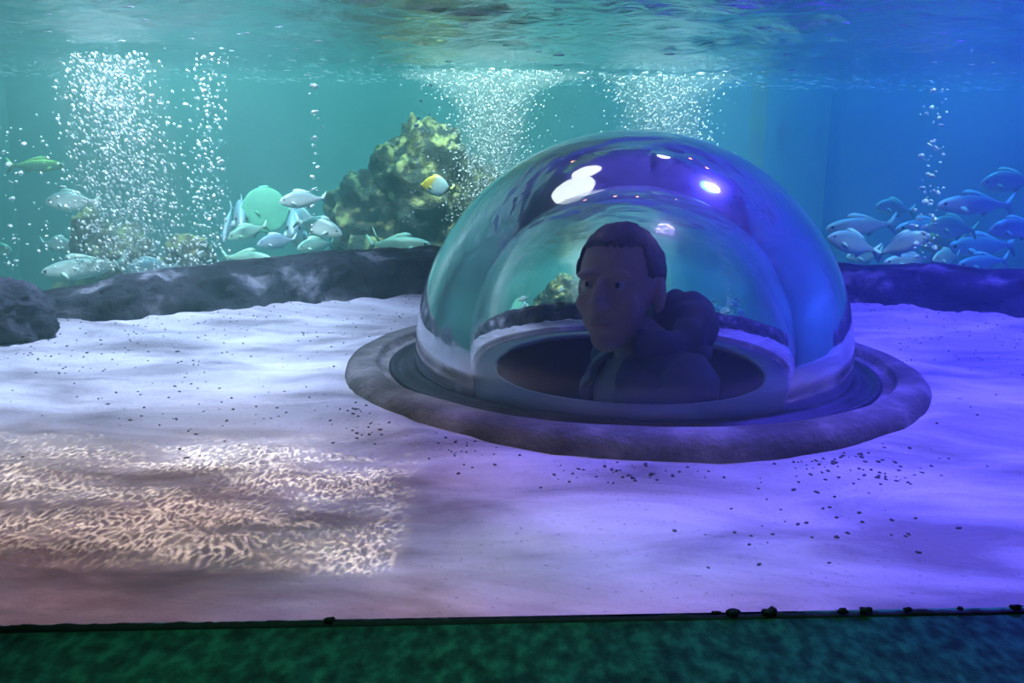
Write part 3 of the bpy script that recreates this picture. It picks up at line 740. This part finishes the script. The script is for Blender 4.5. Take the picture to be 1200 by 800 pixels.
while len(P) < 1500:
    x = random.uniform(-1.7, 1.9); t = random.random()
    y = ledge_y(x) - abs(random.gauss(0, .28)) if random.random() < .6 else random.uniform(1.2, 2.6)
    if y < win_y(x) + .1 or math.hypot(x - DX, y - DY) < .55: continue
    P.append((x, y, sand_h(x, y) + .0006)); S.append(random.uniform(.0007, .0026))
cloud('fine_gravel', P, S, 'fine grit strewn over the far sand along the ledge', 'gravel', mat=M['pebble'])
# black scraps stuck along the foot of the window
for i, (px, r_) in enumerate([(402, 5), (838, 4), (857, 6), (900, 7), (985, 5), (1012, 6), (1062, 4), (1125, 3.5), (1192, 6)]):
    b = bmesh.new(); blob(b, (0, 0, 0), (r_ * 1.3, r_ * .6, r_ * .75), i * 3.1, .6, 1.8, 2, .3)
    bmesh.ops.scale(b, vec=(.00078,) * 3, verts=b.verts)
    o = obj('dark_scrap', b, M['sealant'])
    x = (px - 600) / FPX * .93; o.location = (x, win_y(x) - .009, .0045)
    tag(o, ['black scrap left of centre on the sealant line under the window', 'black scrap on the sealant line, first right of the ring front', 'black scrap on the sealant line, second right of the ring front',
            'black scrap on the sealant line below the right half of the ring', 'flat black scrap on the sealant line, left of a close pair', 'flat black scrap on the sealant line, right of a close pair',
            'small black scrap on the sealant line beneath the right gravel', 'smallest black scrap on the sealant line near the right edge', 'black scrap on the sealant line at the right picture edge'][i], 'scrap')

# ------------------------------------------------------------------ lamps above the water
def floodlight(loc, col, strength, label, r=.15):
    t = empty('floodlight', loc); tag(t, label, 'lamp')
    obj('housing', lathe('housing', [(r * .93, .004), (r, 0), (r * 1.02, .03), (r * .8, .09), (r * .3, .12), (.001, .12)], 40), M['metal'], t)
    obj('lens', lathe('lens', [(r * .94, .004), (r * .9, -.008), (r * .5, -.014), (.001, -.016)], 40), mat_emit('lens_glow', col, strength), t)
    obj('bracket', box_bm(-.02, .02, -.015, .015, .10, 3.2 - loc[2]), M['metal'], t, False)
    return t
floodlight((LWHITE[0] - .03, LWHITE[1] - .05, LWHITE[2] + .06), (.85, .92, 1), 1.5, 'large round white floodlight above the water, mirrored at the upper left of the dome', .33)
floodlight((LWHITE[0] + .22, LWHITE[1] + .30, LWHITE[2] + .06), (.9, .94, 1), 1.5, 'smaller round white floodlight beside the large one above the water', .2)
floodlight((LBLUE[0], LBLUE[1], LBLUE[2] + .06), (.03, .55, 1), 2.2, 'round blue floodlight above the water, mirrored at the upper right of the dome', .15)
floodlight((0.62, 2.75, 1.95), (.8, .9, 1), 2.5, 'small white floodlight above the water between the large white and blue ones', .08)
for i, (x, y, lab) in enumerate([(-.35, 3.05, 'leftmost'), (.10, 3.2, 'second from left'), (.42, 3.25, 'third from left'), (.95, 2.95, 'fourth from left'), (1.15, 2.8, 'rightmost')]):
    t = empty('hanging_bulb', (x, y, 1.95)); tag(t, 'small orange hanging bulb above the water, %s of its row' % lab, 'lamp', 'orange bulbs above the water')
    b = bmesh.new(); bmesh.ops.create_uvsphere(b, u_segments=14, v_segments=10, radius=.028)
    obj('bulb', b, mat_emit('bulb_glow', (1, .36, .16), 6), t)
    obj('cord', box_bm(-.004, .004, -.004, .004, .026, 1.25), M['metal'], t, False)

# ------------------------------------------------------------------ person in the dome
def person():
    SK = mottled('skin', [(.3, (.42, .29, .23)), (.7, (.55, .39, .31))], 6, .55)
    HAIR = mottled('dark_hair', [(.3, (.012, .010, .010)), (.7, (.04, .032, .03))], 30, .5, 160, .6, .003, stretch=(1, 1, .3))
    JK = mottled('jacket_fabric', [(.3, (.07, .08, .13)), (.7, (.13, .14, .22))], 9, .6, 120, .4, .002)
    SH = mottled('pale_top', [(.3, (.26, .26, .30)), (.7, (.36, .36, .40))], 9, .8, 150, .4, .002)
    EW = plain('eye_white', (.42, .40, .40), .5); LIP = plain('lip', (.45, .2, .18), .5)
    t = empty('person', (DX + .012, DY - .07, -.012), math.radians(-62)); t.scale = (1.07, 1.07, 1.07)
    tag(t, 'person with short dark hair in a bulky quilted jacket, inside the clear dome', 'person')
    b = bmesh.new()
    HY = -.055; HZ = .205; HR = Matrix.Rotation(math.radians(36), 4, 'Z'); HS = 1.13                                        # head centre
    def ell(c, s, sub=3):
        r = bmesh.ops.create_icosphere(b, subdivisions=sub, radius=1)
        for q in r['verts']: q.co = Vector((q.co.x * s[0] + c[0], q.co.y * s[1] + c[1], q.co.z * s[2] + c[2]))
    def limb(pts):
        for (p, r0), (q, r1) in zip(pts[:-1], pts[1:]):
            p, q = Vector(p), Vector(q); n = max(2, int((q - p).length / (min(r0, r1) * .5)))
            for i in range(n + 1):
                u = i / n; c = p.lerp(q, u); r = r0 + (r1 - r0) * u
                ell(c, (r, r, r), 2)
    nb = len(b.verts)
    # head: cranium, jaw, nose, lips, brow, ears
    ell((0, .012, HZ + .02), (.083, .098, .088)); ell((0, -.028, HZ - .035), (.064, .066, .075)); ell((0, -.055, HZ - .088), (.034, .032, .026))
    limb([((0, -.093, HZ + .005), .009), ((0, -.112, HZ - .028), .013)]); ell((.011, -.100, HZ - .031), (.009, .01, .008)); ell((-.011, -.100, HZ - .031), (.009, .01, .008))
    ell((0, -.088, HZ - .056), (.024, .012, .007)); ell((0, -.086, HZ - .068), (.021, .012, .008))
    ell((.03, -.082, HZ + .018), (.026, .012, .009)); ell((-.03, -.082, HZ + .018), (.026, .012, .009)); ell((.042, -.064, HZ - .03), (.022, .02, .02)); ell((-.042, -.064, HZ - .03), (.022, .02, .02))
    for s in (-1, 1): ell((s * .086, .012, HZ - .012), (.009, .020, .032)); ell((s * .083, .004, HZ - .036), (.007, .010, .011))
    b.verts.ensure_lookup_table()
    for q in b.verts:
        q.co.z = HZ + (q.co.z - HZ) * HS; q.co = HR @ q.co; q.co.y += HY
    limb([((0, HY + .02, HZ - .08), .045), ((0, .02, .08), .05)])
    # trunk, arms and legs, standing on the floor of the shaft
    limb([((0, .02, .05), .075), ((0, .02, -.08), .10), ((0, .02, -.25), .095), ((0, .015, -.36), .10)])
    for s in (-1, 1):
        limb([((s * .05, .02, .035), .055), ((s * .125, .025, .015), .05), ((s * .165, .02, -.15), .036), ((s * .15, -.05, -.30), .026)])
        limb([((s * .15, -.055, -.305), .024), ((s * .147, -.075, -.345), .026)])
        for i, (dx, L) in enumerate(((-.021, .055), (-.007, .066), (.007, .062), (.021, .048))):
            a = Vector((s * .147 + dx, -.08, -.355)); limb([(a, .0085), (a + Vector((0, -.012, -L * .55)), .0080), (a + Vector((0, -.002, -L)), .0065)])
        limb([((s * .147 - s * .024, -.065, -.325), .010), ((s * .147 - s * .04, -.085, -.355), .0085), ((s * .147 - s * .04, -.098, -.375), .007)])
        limb([((s * .055, .015, -.38), .075), ((s * .06, .005, -.62), .052), ((s * .06, .015, -.84), .036)]); limb([((s * .06, .01, -.865), .034), ((s * .065, -.09, -.875), .026)])
    body = obj('body', b, SK, t)
    md = body.modifiers.new('remesh', 'REMESH'); md.mode = 'VOXEL'; md.voxel_size = .0052; md.use_smooth_shade = True
    sm = body.modifiers.new('smooth', 'SMOOTH'); sm.iterations = 3; sm.factor = .5
    for s in (-1, 1):
        e = bmesh.new(); bmesh.ops.create_uvsphere(e, u_segments=14, v_segments=10, radius=.0105)
        eye = obj('eye', e, EW, t); eye.matrix_local = Matrix.Translation((0, HY, 0)) @ HR @ Matrix.Translation((s * .030, -.078, HZ + .004))
        e = bmesh.new(); bmesh.ops.create_uvsphere(e, u_segments=10, v_segments=8, radius=.0055)
        ip = obj('pupil', e, HAIR, eye); ip.location = (0, -.0068, 0)
    e = bmesh.new(); bmesh.ops.create_uvsphere(e, u_segments=14, v_segments=8, radius=1); bmesh.ops.scale(e, vec=(.022, .0115, .0022), verts=e.verts)
    obj('mouth', e, LIP, t).matrix_local = Matrix.Translation((0, HY, 0)) @ HR @ Matrix.Translation((0, -.0895, HZ - .062 * HS))
    # hair cap
    h = bmesh.new(); bmesh.ops.create_icosphere(h, subdivisions=5, radius=1)
    kill = []
    for q in h.verts:
        d = q.co.normalized(); k = 1 + .035 * fbm(d * 5, 3) + .02 * fbm(Vector((d.x * 14, d.y * 14, d.z * 4)), 3)
        front = -d.y
        if d.z < (.50 if front > .55 else -.05 if front > 0 else -.52): kill.append(q)
        q.co = Vector((d.x * .090 * k, d.y * .107 * k, d.z * .098 * k))
    bmesh.ops.delete(h, geom=kill, context='VERTS')
    ho = obj('hair', h, HAIR, t); ho.matrix_local = Matrix.Translation((0, HY, 0)) @ HR @ Matrix.Translation((0, .014, HZ + .021)) @ Matrix.Diagonal((1, 1, HS, 1))
    sd = ho.modifiers.new('solid', 'SOLIDIFY'); sd.thickness = .012; sd.offset = -1
    # quilted jacket: shell with rolls, open over the pale top at the front
    v = []; nz, na = 60, 72
    for i in range(nz):
        u = i / (nz - 1); z = .062 - .42 * u
        roll_ = .012 * abs(math.sin(u * PI * 7))
        rx = (.075 + .085 * min(1, u * 5) ** .6) + roll_; ry = (.07 + .06 * min(1, u * 4) ** .6) + roll_
        for j in range(na):
            a = -PI / 2 + .34 + (2 * PI - .68) * j / (na - 1)
            v.append((rx * math.cos(a), .02 + ry * math.sin(a), z))
    jo = obj('jacket', mesh('jacket', v, grid_faces(nz, na)), JK, t)
    s_ = jo.modifiers.new('solid', 'SOLIDIFY'); s_.thickness = .012
    v = []; nz = 40
    for i in range(nz):
        u = i / (nz - 1); z = .07 - .43 * u
        rx = .052 + .078 * min(1, u * 4) ** .6; ry = .05 + .06 * min(1, u * 4) ** .6
        for j in range(48):
            a = 2 * PI * j / 48; w_ = 1 + .02 * math.sin(u * 40 + 3 * a)
            v.append((rx * w_ * math.cos(a), .02 + ry * w_ * math.sin(a), z))
    obj('pale_top', mesh('pale_top', v, grid_faces(nz, 48, False, True)), SH, t)
    for s in (-1, 1):
        pts = [Vector((s * .055, .024, .045)), Vector((s * .125, .028, .02)), Vector((s * .165, .024, -.06)), Vector((s * .17, .02, -.15)), Vector((s * .163, -.02, -.23)), Vector((s * .153, -.048, -.295))]
        v = []; NN = 70; NA = 24
        for i in range(NN):
            u = i / (NN - 1) * (len(pts) - 1); k = min(int(u), len(pts) - 2); c = pts[k].lerp(pts[k + 1], u - k)
            tg = (pts[k + 1] - pts[k]).normalized(); A = tg.cross(Vector((0, 1, 0.01))).normalized(); B = tg.cross(A)
            r_ = (.066 - .022 * i / NN) * (1 + .16 * abs(math.sin(i / NN * PI * 7)) - .08)
            for j in range(NA):
                a = 2 * PI * j / NA; v.append(c + A * (r_ * math.cos(a)) + B * (r_ * math.sin(a)))
        obj('sleeve', mesh('sleeve', v, grid_faces(NN, NA, False, True)), JK, t)
    # hood lying in thick folds behind the neck
    v = []; NN, NA = 90, 28
    for i in range(NN):
        a = -PI * .32 + (PI * 1.64) * i / (NN - 1)
        c = Vector((.092 * math.cos(a), .035 + .088 * math.sin(a), .090 + .045 * max(0, math.sin(a))))
        rr = .032 + .030 * max(0, math.sin(a)); rr *= 1 + .14 * math.sin(a * 11) * .6
        out = Vector((math.cos(a), math.sin(a), 0))
        if i in (0, NN - 1): rr *= .35
        for j in range(NA):
            q = 2 * PI * j / NA; k = rr * (1 + .10 * noise.noise((a * 3, math.cos(q) * 2, math.sin(q) * 2)))
            v.append(c + out * (k * math.cos(q)) + Vector((0, 0, k * .95 * math.sin(q))))
    obj('hood', mesh('hood', v, grid_faces(NN, NA, False, True)), JK, t)
    # quilted rolls stacked down the back of the hood
    for q_, (zc, rb, r0) in enumerate(((.075, .118, .034), (.022, .128, .037), (-.034, .132, .037), (-.09, .13, .036))):
        v = []; NN, NA = 40, 18
        for i in range(NN):
            a = PI * .02 + PI * .96 * i / (NN - 1); e_ = math.sin(PI * (i + .5) / NN) ** .35
            out = Vector((math.cos(a), math.sin(a), 0)); c = Vector((rb * math.cos(a), .03 + rb * .8 * math.sin(a), zc + .006 * math.sin(a * 5 + q_)))
            for j in range(NA):
                k = 2 * PI * j / NA; rr = r0 * e_ * (1 + .10 * math.sin(a * 9 + q_ * 2))
                v.append(c + out * (rr * math.cos(k)) + Vector((0, 0, rr * .85 * math.sin(k))))
        obj('quilted_roll', mesh('quilted_roll', v, grid_faces(NN, NA, False, True)), JK, t)
    return t
person()
